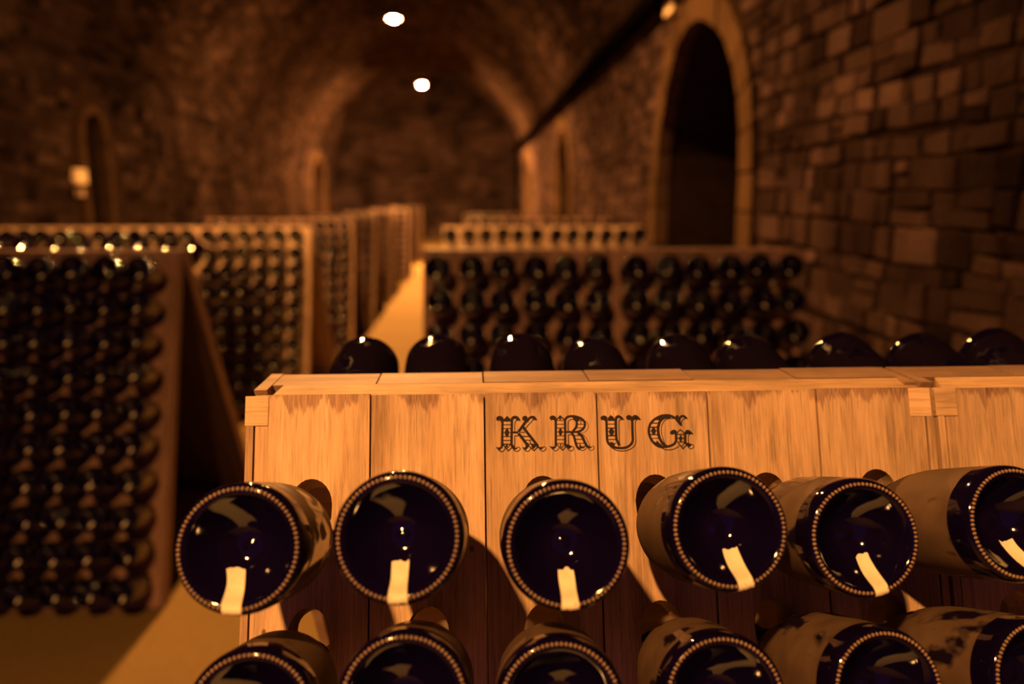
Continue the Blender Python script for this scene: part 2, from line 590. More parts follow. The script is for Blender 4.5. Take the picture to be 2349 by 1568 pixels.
# floor, gently uneven
fv, ff = [], []
NX, NY = 44, 130
for j in range(NY + 1):
    for i in range(NX + 1):
        x = XL - .4 + (XR - XL + .8)*i/NX
        y = Y0 + (27.2 - Y0)*j/NY
        fv.append((x, y, -.004 - .004*math.sin(3.1*x + 1.3*y) - .003*math.sin(1.7*y - 2.2*x)))
for j in range(NY):
    for i in range(NX):
        a = j*(NX+1) + i
        ff.append((a, a+1, a+NX+2, a+NX+1))
floor = link('floor', mesh('floor', fv, ff, M_FLOOR, True))
tag(floor, 'pale trodden chalk floor of the cellar aisle', kind='structure')

# the dark chamber beyond the end of the vault
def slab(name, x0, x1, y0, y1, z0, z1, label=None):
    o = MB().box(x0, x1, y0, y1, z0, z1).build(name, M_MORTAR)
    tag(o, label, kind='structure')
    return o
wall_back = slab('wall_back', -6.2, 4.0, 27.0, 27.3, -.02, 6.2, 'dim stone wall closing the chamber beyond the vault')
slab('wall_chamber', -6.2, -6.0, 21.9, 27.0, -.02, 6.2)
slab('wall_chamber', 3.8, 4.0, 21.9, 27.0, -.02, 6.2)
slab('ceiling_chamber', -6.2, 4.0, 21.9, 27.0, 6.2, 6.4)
# face of the wall that the vault breaks through
ring_v, ring_f = [], []
prof = [SMAX*i/60 for i in range(61)]
for s in prof:
    p = W3(s, Y1)
    ring_v.append(p)
for s in prof:
    x, z, nx, nz = on_profile(s)
    ring_v.append((max(-6.2, min(4.0, x - nx*3.2)), Y1, max(-.02, min(6.3, z - nz*3.2))))
ring_f = [(i, i+1, i+62, i+61) for i in range(60)]
tag(link('wall_end', mesh('wall_end', ring_v, ring_f, M_MORTAR)), kind='structure')
bv, bf, bt = [], [], []
z = 0.0
while z < 5.6:
    h = random.uniform(.12, .2)
    x = -5.9
    while x < 3.7:
        l = random.uniform(.18, .5)
        n0 = len(bv)
        c = [(x+.01, z+.01), (x+l-.01, z+.01), (x+l-.01, z+h-.01), (x+.01, z+h-.01)]
        bv += [(a, 27.0, b) for a, b in c] + [(a, 26.97 - random.uniform(0, .015), b) for a, b in c]
        bf += [tuple(i+n0 for i in q) for q in [(0,1,5,4),(1,2,6,5),(2,3,7,6),(3,0,4,7),(4,5,6,7)]]
        bt += [random.uniform(.35, 1.1)]*8
        x += l
    z += h
tag(link('stone_courses', mesh('stone_courses', bv, bf, M_STONE, tint=bt), wall_back), kind='stuff')

# ------------------------------------------------------------------ riddling racks
HT = 1.185                                # height of the top edge
LEAN_F, LEAN_B = math.radians(18.5), math.radians(31.0)
PW, NCOL, NROW, ROWP, FIRST = .109, 6, 10, .117, .105
BAT = .0085
WID = 2*BAT + NCOL*PW
TH = .042
LEN_F = HT/math.cos(LEAN_F) - .004
LEN_B = HT/math.cos(LEAN_B) - .004
DTOP = .096                               # outer front edge to outer back edge at the top

def hole_outline(n=24):
    pts = []
    for i in range(n):
        a = 2*PI*i/n + PI/n*0
        x, z = math.sin(a), math.cos(a)
        if z >= 0: pts.append((.0195*x, .0245*z + .001))
        else:
            q = -z
            pts.append((.0200*x*(1 - .26*q*q), .001 - .0435*q))
    return pts

def plank_mesh(length, top_slope, mat, name='plank', rows=NROW):
    """x 0..PW, y 0 (outer face)..TH, z = -distance from the top; ten bored and chiselled holes"""
    gp = .0009
    x0, x1 = gp, PW - gp
    vs, fs = [], []
    def V(x, y, z):
        vs.append((x, y, z)); return len(vs) - 1
    n = 24
    ho = hole_outline(n)
    xc = PW/2
    # outer ring of the cell, one point per hole point, corners hit exactly
    def cell_pt(a, zc, zt, zb):
        dx, dz = math.sin(a), math.cos(a)
        hx = (x1 - x0)/2
        hz = (zt - zc) if dz >= 0 else (zc - zb)
        k = min(hx/abs(dx) if abs(dx) > 1e-9 else 1e9, hz/abs(dz) if abs(dz) > 1e-9 else 1e9)
        return xc + dx*k, zc + dz*k
    zs_cells = [(-(FIRST + ROWP*k), -(FIRST + ROWP*(k-.5)), -(FIRST + ROWP*(k+.5))) for k in range(rows)]
    ztop = 0.0
    a_front = [V(x0, 0, ztop), V(x1, 0, ztop)]
    a_back = [V(x0, TH, ztop + TH*top_slope), V(x1, TH, ztop + TH*top_slope)]
    fs.append((a_front[0], a_front[1], a_back[1], a_back[0]))
    def strip(z0, z1, za0):
        f = [V(x0, 0, z0), V(x1, 0, z0), V(x1, 0, z1), V(x0, 0, z1)]
        b = [V(x0, TH, za0), V(x1, TH, za0), V(x1, TH, z1), V(x0, TH, z1)]
        fs.append((f[3], f[2], f[1], f[0])); fs.append((b[0], b[1], b[2], b[3]))
        fs.append((f[0], b[0], b[3], f[3])); fs.append((f[1], f[2], b[2], b[1]))
        return f, b
    strip(0.0, zs_cells[0][1], TH*top_slope)
    for zc, zt, zb in zs_cells:
        angs = [math.atan2(p[0], p[1]) for p in ho]
        ca = [math.atan2(s*(x1-x0)/2, t) for s, t in ((1, zt-zc), (1, -(zc-zb)), (-1, -(zc-zb)), (-1, zt-zc))]
        near = {}
        for c in ca:
            k = min(range(n), key=lambda i: abs((angs[i]-c+PI) % (2*PI) - PI))
            near[k] = c
        out = [cell_pt(near.get(i, angs[i]), zc, zt, zb) for i in range(n)]
        fo = [V(p[0], 0, p[1]) for p in out]
        fi = [V(xc + p[0], 0, zc + p[1]) for p in ho]
        mi = [V(xc + p[0]*.97, TH*.45, zc + (p[1] if p[1] > 0 else p[1]*.72)) for p in ho]
        bi = [V(xc + .0185*math.sin(2*PI*i/n), TH, zc + .0185*math.cos(2*PI*i/n) - .002) for i in range(n)]
        bo = [V(p[0], TH, p[1]) for p in out]
        for i in range(n):
            j = (i+1) % n
            fs.append((fo[j], fo[i], fi[i], fi[j]))
            fs.append((fi[j], fi[i], mi[i], mi[j]))
            fs.append((mi[j], mi[i], bi[i], bi[j]))
            fs.append((bi[j], bi[i], bo[i], bo[j]))
        # cell sides
        sl = [V(x0, 0, zt), V(x0, TH, zt), V(x0, TH, zb), V(x0, 0, zb)]
        fs.append(tuple(sl))
        sr = [V(x1, 0, zt), V(x1, 0, zb), V(x1, TH, zb), V(x1, TH, zt)]
        fs.append(tuple(sr))
    zl = zs_cells[-1][2]
    f, b = strip(zl, -length, zl)
    fs.append((f[3], b[3], b[2], f[2]))
    return mesh(name, vs, fs, mat)

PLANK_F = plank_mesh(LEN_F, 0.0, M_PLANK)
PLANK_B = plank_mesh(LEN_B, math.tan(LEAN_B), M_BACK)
PLANK_BROWN = plank_mesh(LEN_F, 0.0, M_BROWN)
PLANK_MIDF = plank_mesh(LEN_F, 0.0, M_MIDBROWN)
PLANK_DARKB = plank_mesh(LEN_B, math.tan(LEAN_B), M_DARK, rows=1)  # back planks, inner shade painted into their colour
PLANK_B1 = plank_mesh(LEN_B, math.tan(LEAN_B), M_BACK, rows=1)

def batten_mesh(length, slope, mat, w=BAT, th=TH+.008, front=-.0004):
    m = MB()
    b = .0008
    m.add([(b, front, 0), (w-b, front, 0), (w-b, th, th*slope), (b, th, th*slope),
           (b, front, -length), (w-b, front, -length), (w-b, th, -length), (b, th, -length)],
          [(0,1,2,3),(4,7,6,5),(0,4,5,1),(1,5,6,2),(2,6,7,3),(3,7,4,0)])
    return mesh('side_batten', m.v, m.f, mat)

BAT_F = batten_mesh(LEN_F, 0.0, M_OAK)
BAT_B = batten_mesh(LEN_B, math.tan(LEAN_B), M_BACK, w=.014, th=.062)
BAT_OLD = batten_mesh(LEN_F, 0.0, M_BROWN)
BAT_BROWNB = batten_mesh(LEN_B, math.tan(LEAN_B), M_BROWN)
rail_m = MB().prism_x(.026, WID - .002, [(.0178, 1.1800), (.0430, 1.1852), (.0440, 1.1700), (.0180, 1.1750)], [-.007, 0, 0, -.007])
RAIL = mesh('top_rail', rail_m.v, rail_m.f, M_RAIL)
RAIL_BROWN = mesh('top_rail', rail_m.v, rail_m.f, M_BROWN)
ten_m = MB().box(-.0005, .0215, -.0009, .02, -.0285, -.0002, .0006)
TENON = mesh('tenon_block', ten_m.v, ten_m.f, M_RAIL)
foot_m = MB().box(BAT, WID-BAT, 0, .03, -.05, 0, .001)
CROSS = mesh('cross_rail', foot_m.v, foot_m.f, M_BROWN)

def rack(x0, y0, label, group, old=False, fresh_tenon=False, rot=0.0):
    r = empty('riddling_rack', (x0, y0, 0), (0, 0, rot))
    tag(r, label, 'rack', group)
    pf, pb, bf_, bb, rl = (PLANK_BROWN, PLANK_DARKB, BAT_OLD, BAT_BROWNB, RAIL_BROWN) if old else (PLANK_F, PLANK_B, BAT_F, BAT_B, RAIL)
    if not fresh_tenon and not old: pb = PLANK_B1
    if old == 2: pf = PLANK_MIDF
    if old == 3: pf, bf_, rl = PLANK_BROWN, BAT_F, RAIL
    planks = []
    for k in range(NCOL):
        planks.append(link('plank', pf, r, (BAT + k*PW, random.uniform(0, .0009), HT + random.uniform(-.0012, .0006)), (-LEAN_F, 0, 0)))
        link('plank', pb, r, (BAT + (k+1)*PW, DTOP + random.uniform(-.001, .001), HT + random.uniform(-.0008, .0008)), (-LEAN_B, 0, PI))
    for xb in (0, WID - BAT):
        link('side_batten', bf_, r, (xb, 0, HT), (-LEAN_F, 0, 0))
        link('side_batten', bb, r, (xb + BAT if xb else .0142 if bb is BAT_B else BAT, DTOP, HT), (-LEAN_B, 0, PI))
    link('top_rail', rl, r)
    for s in (.33, 1.02):                  # rails that tie the planks from inside
        q = Matrix.Rotation(-LEAN_F, 3, 'X') @ Vector((0, TH, -s))
        link('cross_rail', CROSS, r, (q.x, q.y, q.z + HT), (-LEAN_F, 0, 0))
    if fresh_tenon:
        link('tenon_block', TENON, r, (0, 0, HT), (-LEAN_F, 0, 0))
        link('tenon_block', TENON, r, (WID - .0235, 0, HT), (-LEAN_F, 0, 0))
    return r, planks

R_GRP, L_GRP = 'riddling racks beside the wall with alcoves', 'riddling racks across the aisle from the lettered rack'
LX = -1.05 - WID
RACKS = {}
def add(key, *a, **k):
    r, pl = rack(*a, **k)
    RACKS[key] = (r, pl)
    return r

add('r0a', -.214, .749, 'pale oak bottle rack with four black letters burnt on it', R_GRP, fresh_tenon=True)
add('r0b', -.214 + WID + .003, .749, 'pale oak rack butted against the end of the lettered rack', R_GRP, fresh_tenon=True)
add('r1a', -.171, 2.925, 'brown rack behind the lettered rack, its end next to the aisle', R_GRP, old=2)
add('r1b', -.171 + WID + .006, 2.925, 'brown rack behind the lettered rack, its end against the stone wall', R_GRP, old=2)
add('r2a', -.181, 5.37, 'lit rack in the third row, at the aisle, only its top row showing', R_GRP)
add('r2b', -.181 + WID + .006, 5.37, 'shaded rack in the third row in front of the tall alcove', R_GRP)
add('r3a', -.03, 7.55, 'rack in the fourth row by the aisle, below the far alcove', R_GRP, old=3)
add('r3b', -.03 + WID + .006, 7.55, 'rack in the fourth row beside the alcove wall', R_GRP, old=3)
add('r4a', -.08, 9.85, 'rack in the fifth row with gleaming bottle ends at the aisle', R_GRP, old=3)
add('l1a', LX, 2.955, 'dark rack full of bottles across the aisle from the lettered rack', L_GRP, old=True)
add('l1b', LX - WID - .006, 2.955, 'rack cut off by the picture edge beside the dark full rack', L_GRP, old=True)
add('l2a', LX, 5.40, 'lit rack standing behind the dark full rack, its end post glowing', L_GRP)
add('l2b', LX - WID - .006, 5.40, 'second rack from the aisle in the row behind the dark full rack', L_GRP)
add('l2c', LX - 2*(WID + .006), 5.40, 'third rack from the aisle in the row behind the dark full rack', L_GRP)
add('l3a', LX, 7.40, 'third rack along the aisle opposite the wall with alcoves', L_GRP, old=3)
add('l3b', LX - WID - .006, 7.40, 'rack next to the third rack along the aisle, away from the aisle', L_GRP, old=3)
add('l4a', LX, 9.05, 'fourth rack along the aisle, seen nearly edge on', L_GRP, old=3)
add('l5a', LX, 11.1, 'fifth rack along the aisle, seen nearly edge on', L_GRP, old=3)
add('l6a', LX, 13.9, 'sixth rack along the aisle, seen nearly edge on', L_GRP, old=3)
add('l7a', LX, 17.6, 'last rack along the aisle, near the end of the vault', L_GRP, old=3)

# ------------------------------------------------------------------ lettering burnt into two planks of the front rack
def catmull(pts, closed=False, sub=6):
    P = [Vector(p) for p in pts]
    n = len(P)
    out = []
    rg = range(n) if closed else range(n-1)
    for i in rg:
        if closed: a, b, c, d = P[i-1], P[i], P[(i+1) % n], P[(i+2) % n]
        else: a, b, c, d = P[max(i-1, 0)], P[i], P[i+1], P[min(i+2, n-1)]
        for k in range(sub):
            t = k/sub
            out.append(.5*((2*b) + (c-a)*t + (2*a-5*b+4*c-d)*t*t + (3*b-a-3*c+d)*t**3))
    if not closed: out.append(P[-1])
    return out

LETTERS = {
 'K': dict(plank=2, org=(1130, 940), items=[
  ('s',75,[(345,330),(345,1200)]),('s',75,[(660,300),(660,1210)]),
  ('f',[(370,420),(385,310),(330,230),(240,200),(160,225),(125,300),(170,375),(250,360),(300,420)]),
  ('p',[(370,395),(385,310),(450,255),(495,195),(540,245),(605,300),(630,395)]),
  ('f',[(625,390),(625,290),(680,220),(770,195),(860,220),(930,300),(955,378),(880,365),(810,375),(800,310),(720,315),(697,390)]),
  ('c',28,[(830,340),(775,420),(758,580),(770,720)]),
  ('s',26,[(380,505),(620,505)]),('s',26,[(380,635),(620,635)]),('s',24,[(380,770),(620,770)]),('s',26,[(380,905),(620,905)]),('s',28,[(380,1040),(620,1040)]),('s',34,[(380,1165),(620,1165)]),
  ('f',[(495,630),(560,700),(580,775),(550,880),(500,930),(448,880),(422,775),(440,700)]),
  ('s',66,[(660,765),(880,765)]),('s',28,[(910,880),(770,880),(770,1250)]),
  ('f',[(310,1120),(300,1230),(240,1275),(140,1262),(180,1320),(240,1375),(310,1330),(370,1260),(405,1180),(390,1120)]),
  ('c',28,[(220,1360),(320,1418),(400,1390),(445,1310),(430,1240)]),
  ('s',34,[(395,1190),(560,1392),(690,1260)]),('s',60,[(500,1165),(500,1270)]),('s',28,[(620,1190),(510,1310)]),
  ('f',[(630,1120),(710,1170),(780,1260),(830,1282),(895,1248),(860,1310),(790,1352),(740,1360),(690,1310),(635,1230)]),
  ('c',26,[(730,1360),(830,1410),(920,1380),(958,1320),(890,1252)]),
  ('s',86,[(1190,320),(890,745)]),('f',[(1200,300),(1170,220),(1100,195),(1030,230),(1008,300),(1060,365),(1140,370)]),
  ('f',[(1180,380),(1215,260),(1340,193),(1440,220),(1500,300),(1518,355),(1430,345),(1380,320),(1330,285),(1260,340),(1210,420)]),
  ('s',28,[(1395,320),(1130,625)]),
  ('s',84,[(1030,560),(1180,760),(1560,1235)]),('s',84,[(890,790),(1180,1170)]),
  ('s',24,[(940,760),(1110,760)]),('s',32,[(1020,905),(1240,905)]),('s',28,[(1090,1028),(1330,1028)]),('s',28,[(1190,1165),(1430,1165)]),('s',30,[(1260,1030),(1370,1250)]),
  ('f',[(1120,1100),(1135,1235),(1090,1280),(1015,1260),(1060,1320),(1120,1368),(1190,1320),(1255,1230),(1240,1130)]),
  ('c',26,[(1100,1360),(1195,1410),(1280,1370),(1312,1290)]),
  ('s',34,[(1250,1225),(1425,1388),(1540,1270)]),('f',[(1330,1210),(1430,1160),(1500,1210),(1440,1300),(1380,1320)]),
  ('f',[(1500,1160),(1600,1250),(1690,1262),(1765,1232),(1720,1310),(1650,1350),(1580,1310),(1480,1230)]),
  ('c',24,[(1620,1350),(1710,1405),(1800,1370),(1832,1310),(1765,1235)])]),
 'R': dict(plank=2, org=(1250, 940), items=[
  ('s',72,[(362,320),(372,1200)]),('s',70,[(680,290),(692,1200)]),
  ('f',[(325,390),(400,330),(350,220),(260,183),(180,215),(150,280),(215,352),(260,335),(310,350)]),
  ('s',40,[(395,330),(512,200),(645,320)]),('f',[(512,205),(475,300),(512,345),(550,300)]),
  ('s',22,[(390,360),(660,360)]),('s',24,[(390,485),(660,485)]),('s',26,[(390,615),(660,615)]),('s',24,[(390,750),(660,750)]),('s',26,[(390,880),(660,880)]),('s',26,[(390,1010),(660,1010)]),('s',24,[(390,1145),(660,1145)]),
  ('f',[(520,610),(580,690),(600,750),(570,830),(525,890),(480,830),(455,750),(470,690)]),
  ('c',72,[(675,330),(760,240),(900,210),(1060,225),(1230,290),(1335,390),(1362,500),(1310,630),(1200,715),(1080,750)]),('s',62,[(1100,750),(700,750)]),
  ('c',74,[(950,235),(1050,330),(1082,470),(1050,600),(950,725)]),('f',[(1000,210),(1180,250),(1170,340),(1090,400),(1020,300)]),
  ('c',26,[(1030,355),(930,318),(830,350),(790,450),(792,710)]),
  ('s',24,[(1110,360),(1330,360)]),('s',24,[(1110,485),(1340,485)]),('s',22,[(1090,610),(1310,610)]),('s',20,[(1220,300),(1220,490)]),
  ('c',16,[(1370,365),(1460,470),(1482,580),(1400,725)]),('c',13,[(1120,785),(1290,775),(1400,725)]),
  ('s',26,[(930,842),(800,850),(808,1250)]),
  ('f',[(340,1110),(335,1215),(270,1250),(165,1232),(220,1310),(285,1330),(350,1300),(412,1200),(405,1110)]),
  ('c',24,[(230,1305),(350,1390),(440,1360),(482,1285)]),
  ('s',32,[(410,1180),(602,1372),(705,1265)]),('s',34,[(535,1150),(540,1270)]),('s',26,[(655,1185),(560,1300)]),
  ('f',[(660,1110),(725,1150),(800,1250),(860,1270),(930,1228),(880,1290),(800,1322),(730,1280),(660,1215)]),
  ('c',24,[(745,1285),(860,1390),(950,1370),(985,1300),(925,1228)]),
  ('c',74,[(900,770),(985,900),(1040,1100),(1100,1260),(1200,1345)]),('c',84,[(1120,785),(1250,880),(1330,1040),(1420,1215),(1510,1272)]),
  ('s',24,[(990,872),(1190,872)]),('s',26,[(1040,1000),(1270,1000)]),('s',22,[(1070,1135),(1340,1135)]),
  ('f',[(1180,1110),(1215,1195),(1290,1245),(1380,1215),(1345,1285),(1240,1315),(1175,1270)]),
  ('c',22,[(1165,1320),(1270,1382),(1360,1350),(1415,1285)]),
  ('f',[(1400,1170),(1460,1240),(1540,1252),(1612,1242),(1560,1300),(1490,1302),(1420,1260)]),
  ('c',18,[(1465,1305),(1570,1382),(1660,1335),(1672,1262),(1612,1228)]),('c',17,[(1265,805),(1400,960),(1545,1225)])]),
 'U': dict(plank=3, org=(1365, 935), items=[
  ('c',78,[(382,350),(400,900),(412,1080),(455,1190),(560,1285),(700,1335),(850,1352),(1010,1342),(1150,1288),(1255,1180),(1290,1060),(1285,900),(1272,330)]),
  ('c',82,[(708,340),(718,900),(748,1100),(840,1275)]),('c',30,[(910,372),(830,410),(812,520),(820,900),(835,1250)]),
  ('f',[(345,430),(425,340),(380,262),(290,235),(210,270),(180,330),(230,402),(290,390)]),('p',[(430,425),(440,315),(535,215),(645,310),(690,425)]),
  ('f',[(670,420),(680,300),(760,225),(850,235),(940,300),(992,392),(900,382),(850,340),(770,335),(745,430)]),
  ('f',[(1240,420),(1265,280),(1190,220),(1110,230),(1060,300),(1110,388),(1190,388)]),('f',[(1240,400),(1275,265),(1370,213),(1470,250),(1540,330),(1578,392),(1480,378),(1440,305),(1350,295),(1318,420)]),
  ('c',30,[(1460,372),(1392,430),(1380,600),(1395,1000),(1393,1150),(1335,1290),(1200,1390),(1000,1450),(800,1443),(650,1393),(520,1300)]),
  ('s',28,[(420,530),(680,530)]),('s',36,[(420,668),(680,668)]),('s',44,[(430,928),(700,928)]),('s',28,[(430,1060),(710,1060)]),('s',26,[(430,1195),(720,1195)]),('s',20,[(430,790),(690,790)]),
  ('f',[(550,655),(625,720),(650,795),(620,880),(560,930),(500,880),(465,795),(490,720)]),('f',[(545,1135),(640,1190),(670,1250),(620,1300),(540,1290),(480,1230)])]),
 'G': dict(plank=3, org=(1475, 935), items=[
  ('c',76,[(1110,320),(980,250),(800,225),(600,262),(400,372),(262,520),(205,700),(207,850),(262,1020),(382,1190),(560,1305),(760,1312),(900,1290),(1050,1228),(1128,1130),(1140,1000),(1132,850)]),
  ('c',88,[(960,265),(720,320),(600,430),(535,600),(522,750),(548,930),(605,1080),(695,1215),(800,1285)]),
  ('c',27,[(1110,335),(950,337),(820,365),(722,445),(655,580),(636,720),(652,900),(692,1050),(750,1210)]),
  ('f',[(330,440),(400,350),(560,260),(740,240),(640,340),(560,400),(450,390)]),
  ('s',34,[(280,498),(560,498)]),('s',38,[(240,638),(520,638)]),('s',38,[(220,893),(520,893)]),('s',24,[(280,1020),(570,1020)]),('s',24,[(210,765),(520,765)]),
  ('f',[(360,625),(430,700),(450,765),(430,840),(370,905),(310,840),(280,765),(305,700)]),('f',[(340,1120),(440,1150),(490,1100),(560,1180),(660,1260),(540,1310),(420,1230)]),
  ('c',27,[(600,1325),(760,1408),(950,1412),(1100,1370),(1250,1285)]),
  ('p',[(1080,330),(1120,270),(1185,198),(1255,270),(1300,400),(1350,610),(1270,570),(1180,460)]),
  ('f',[(1230,380),(1290,245),(1390,210),(1490,255),(1553,358),(1440,338),(1390,290),(1315,340),(1290,470)]),('c',28,[(1460,345),(1370,395),(1335,480),(1348,600)]),
  ('f',[(1180,900),(1180,800),(1130,740),(1050,725),(970,765),(930,830),(990,898),(1080,872)]),
  ('s',82,[(1455,840),(1458,1220)]),('s',34,[(1185,825),(1285,722),(1425,835)]),('s',34,[(1180,885),(1430,885)]),('s',30,[(1180,1150),(1430,1150)]),('s',34,[(1180,1018),(1430,1018)]),
  ('f',[(1300,890),(1350,980),(1362,1020),(1340,1090),(1302,1160),(1260,1090),(1240,1020),(1255,980)]),
  ('f',[(1420,880),(1450,780),(1550,725),(1660,780),(1748,888),(1660,862),(1600,800),(1530,815),(1495,890)]),('c',28,[(1700,858),(1595,895),(1560,1000),(1572,1235)]),
  ('s',38,[(1215,1190),(1375,1372),(1490,1262)]),('s',30,[(1425,1185),(1335,1295)]),
  ('f',[(1425,1150),(1500,1170),(1560,1250),(1620,1265),(1690,1222),(1630,1300),(1580,1322),(1480,1262)]),('c',25,[(1535,1305),(1640,1382),(1730,1340),(1755,1285),(1690,1225)])]),
}

# the letters' drawing units -> metres on the panel (x from the rack's left edge, s down from the top edge)
LA = (-0.2320156, 0.000423852, -0.000013416)
LS = (-0.3843390, 0.000006380, 0.000418555)

def letter_mesh(spec, plank_x):
    ox, oy = spec['org']
    vs, fs = [], []
    lift = [0]
    def P(p):
        px, py = ox + p[0]/14.93, oy + p[1]/14.93
        x = LA[0] + LA[1]*px + LA[2]*py
        s = LS[0] + LS[1]*px + LS[2]*py
        return (x - plank_x, -.00018 - lift[0]*.000004, -s)
    def poly(pts):
        bm = bmesh.new()
        f = bm.faces.new([bm.verts.new((q[0], q[1], 0)) for q in pts])
        bmesh.ops.triangulate(bm, faces=[f])
        n0 = len(vs)
        bm.verts.index_update()
        vs.extend(P(v.co) for v in bm.verts)
        for t in bm.faces: fs.append(tuple(n0 + v.index for v in t.verts))
        bm.free()
    for it in spec['items']:
        lift[0] += 1
        if it[0] == 'p': poly(it[1])
        elif it[0] == 'f': poly([p[:2] for p in catmull([(*q, 0) for q in it[1]], True, 4)])
        else:
            w = it[1]/2*1.12
            pts = [Vector((*q, 0)) for q in it[2]] if it[0] == 's' else catmull([(*q, 0) for q in it[2]], False, 6)
            L, Rr = [], []
            for i, p in enumerate(pts):
                a = (pts[i] - pts[i-1]).normalized() if i else (pts[1]-pts[0]).normalized()
                b = (pts[i+1] - pts[i]).normalized() if i < len(pts)-1 else a
                t = (a + b).normalized()
                k = w/max(.5, t.dot(a))
                nrm = Vector((-t.y, t.x, 0))
                L.append(p + nrm*k); Rr.append(p - nrm*k)
            n0 = len(vs)
            for l, r in zip(L, Rr): vs.extend((P(l), P(r)))
            for i in range(len(pts)-1):
                q = n0 + 2*i
                fs.append((q, q+1, q+3, q+2))
    return mesh('burnt_letter', vs, fs, M_BURN)

_, front_planks = RACKS['r0a']
for ch, spec in LETTERS.items():
    k = spec['plank']
    pl = front_planks[k]
    o = link('burnt_letter', letter_mesh(spec, BAT + k*PW), pl)
    o['label'] = 'ornate black capital letter %s burnt into the oak' % ch

# ------------------------------------------------------------------ bottles
PROFILE = [(0, .0290), (.0030, .0296), (.0058, .0308), (.0085, .0306), (.0125, .0290), (.0175, .0258), (.0225, .0208), (.0275, .0148),
           (.0320, .0078), (.0348, .0030), (.0366, .0008), (.0388, .0000), (.0412, .0007), (.0430, .0026), (.0441, .0062), (.0445, .0120),
           (.0446, .0500), (.0445, .1180), (.0440, .1350), (.0420, .1530), (.0380, .1740), (.0320, .1960), (.0262, .2130), (.0215, .2280),
           (.0185, .2400), (.0165, .2520), (.0150, .2700), (.0141, .2860), (.0140, .2900), (.0150, .2910), (.0150, .2960), (.0138, .2990), (0, .2992)]
# neck starts early so that it enters the bored hole
def squeeze(prof):
    out = []
    for r, z in prof:
        if z > .05: z = .05 + (z - .05)*.38 if z < .1181 else (.0758 + (z - .118)*.87 if z < .2525 else z - .0597)
        out.append((r, z))
    return out
PROFILE = squeeze(PROFILE)
OUT = .2000                              # from the panel face to the base

def body_mesh(n, mat, thin=False):
    pr = PROFILE if not thin else [PROFILE[i] for i in (0, 3, 5, 7, 9, 11, 13, 15, 17, 20, 22, 25, 27, 32)]
    m = MB().lathe(pr, n)
    return mesh('bottle_body', m.v, m.f, mat, True)

BODY_HI_DUSTY = body_mesh(72, M_DUSTY)
BODY_HI = body_mesh(64, M_SMOKY)

def bead_mesh():
    m = MB()
    nb = 78
    for i in range(nb):
        a = 2*PI*i/nb
        c = Vector((.0397*math.cos(a), .0397*math.sin(a), .0004))
        M = Matrix.Translation(c) @ Matrix.Rotation(a, 4, 'Z') @ Matrix.Rotation(.35, 4, 'Y') @ Matrix.Diagonal((1.2, 1.0, 1.05, 1))
        m.lathe([(0, -.00155), (.0007, -.00130), (.00108, -.0007), (.0011, .0004)], 8, M)
    return mesh('bead_ring', m.v, m.f, M_BEAD, True)
BEADS = bead_mesh()
cap_m = MB()
cap_m.lathe([(0, .2428), (.0125, .2424), (.0140, .2408), (.0162, .2363), (.0166, .2338), (.0152, .2338)], 21)
CAP = mesh('crown_cap', cap_m.v, cap_m.f, M_CAP, True)

def mark_mesh(ang, lean, width, r_in, seed, r_out=.0424, nv=16, nu=6):
    """strip of chalk paint laid over the lip into the hollow of the base; ang = direction of the lip end"""
    rr = random.Random(seed)
    def z_of(r):
        for i in range(len(PROFILE)-1):
            (a, za), (b, zb) = PROFILE[i], PROFILE[i+1]
            if a <= r <= b and i < 14: return za + (zb-za)*(r-a)/(b-a+1e-9)
        return 0
    vs, fs = [], []
    top = [rr.uniform(-.0012, .0012) for _ in range(nu+1)]
    bot = [rr.uniform(-.0006, .0006) for _ in range(nu+1)]
    for j in range(nv+1):
        v = j/nv
        for i in range(nu+1):
            u = i/nu - .5
            q = r_out + bot[i] + (r_in + top[i] - r_out - bot[i])*v
            w = width*(1 - .18*math.sin(PI*v)*0 - .10*v + .04*math.sin(7*v + seed))
            side = u*w + lean*.010*(v**1.5)
            x, y = math.cos(ang)*q - math.sin(ang)*side, math.sin(ang)*q + math.cos(ang)*side
            r = math.hypot(x, y)
            vs.append((x, y, z_of(min(r, .0429)) - .00055 - (.0009 if .0385 < r < .0427 else 0)))
    for j in range(nv):
        for i in range(nu):
            a = j*(nu+1) + i
            fs.append((a, a+1, a+nu+2, a+nu+1))
    return mesh('chalk_mark', vs, fs, M_CHALK, True)

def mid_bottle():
    """plain bottle for the racks farther back: one mesh, a small pale dab in the hollow of the base"""
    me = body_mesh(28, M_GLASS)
    dab = mark_mesh(PI/2, 0, .0115, .0135, 5, .0285, 5, 3)  # small pale spot low in the hollow
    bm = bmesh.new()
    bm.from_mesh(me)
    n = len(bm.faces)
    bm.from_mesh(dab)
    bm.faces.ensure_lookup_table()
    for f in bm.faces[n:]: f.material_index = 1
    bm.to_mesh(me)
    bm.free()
    me.materials.append(M_CHALK)  # dab takes the pale colour of the front marks
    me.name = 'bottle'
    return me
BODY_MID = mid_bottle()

def frame(d):
    """rotation that lays the bottle's axis along -d (base towards d) with its local y pointing down"""
    z = -d.normalized()
    x = Vector((1, 0, 0)) if d.y < 0 else Vector((-1, 0, 0))
    x = (x - z*x.dot(z)).normalized()
    y = z.cross(x)
    return Matrix((x, y, z)).transposed()

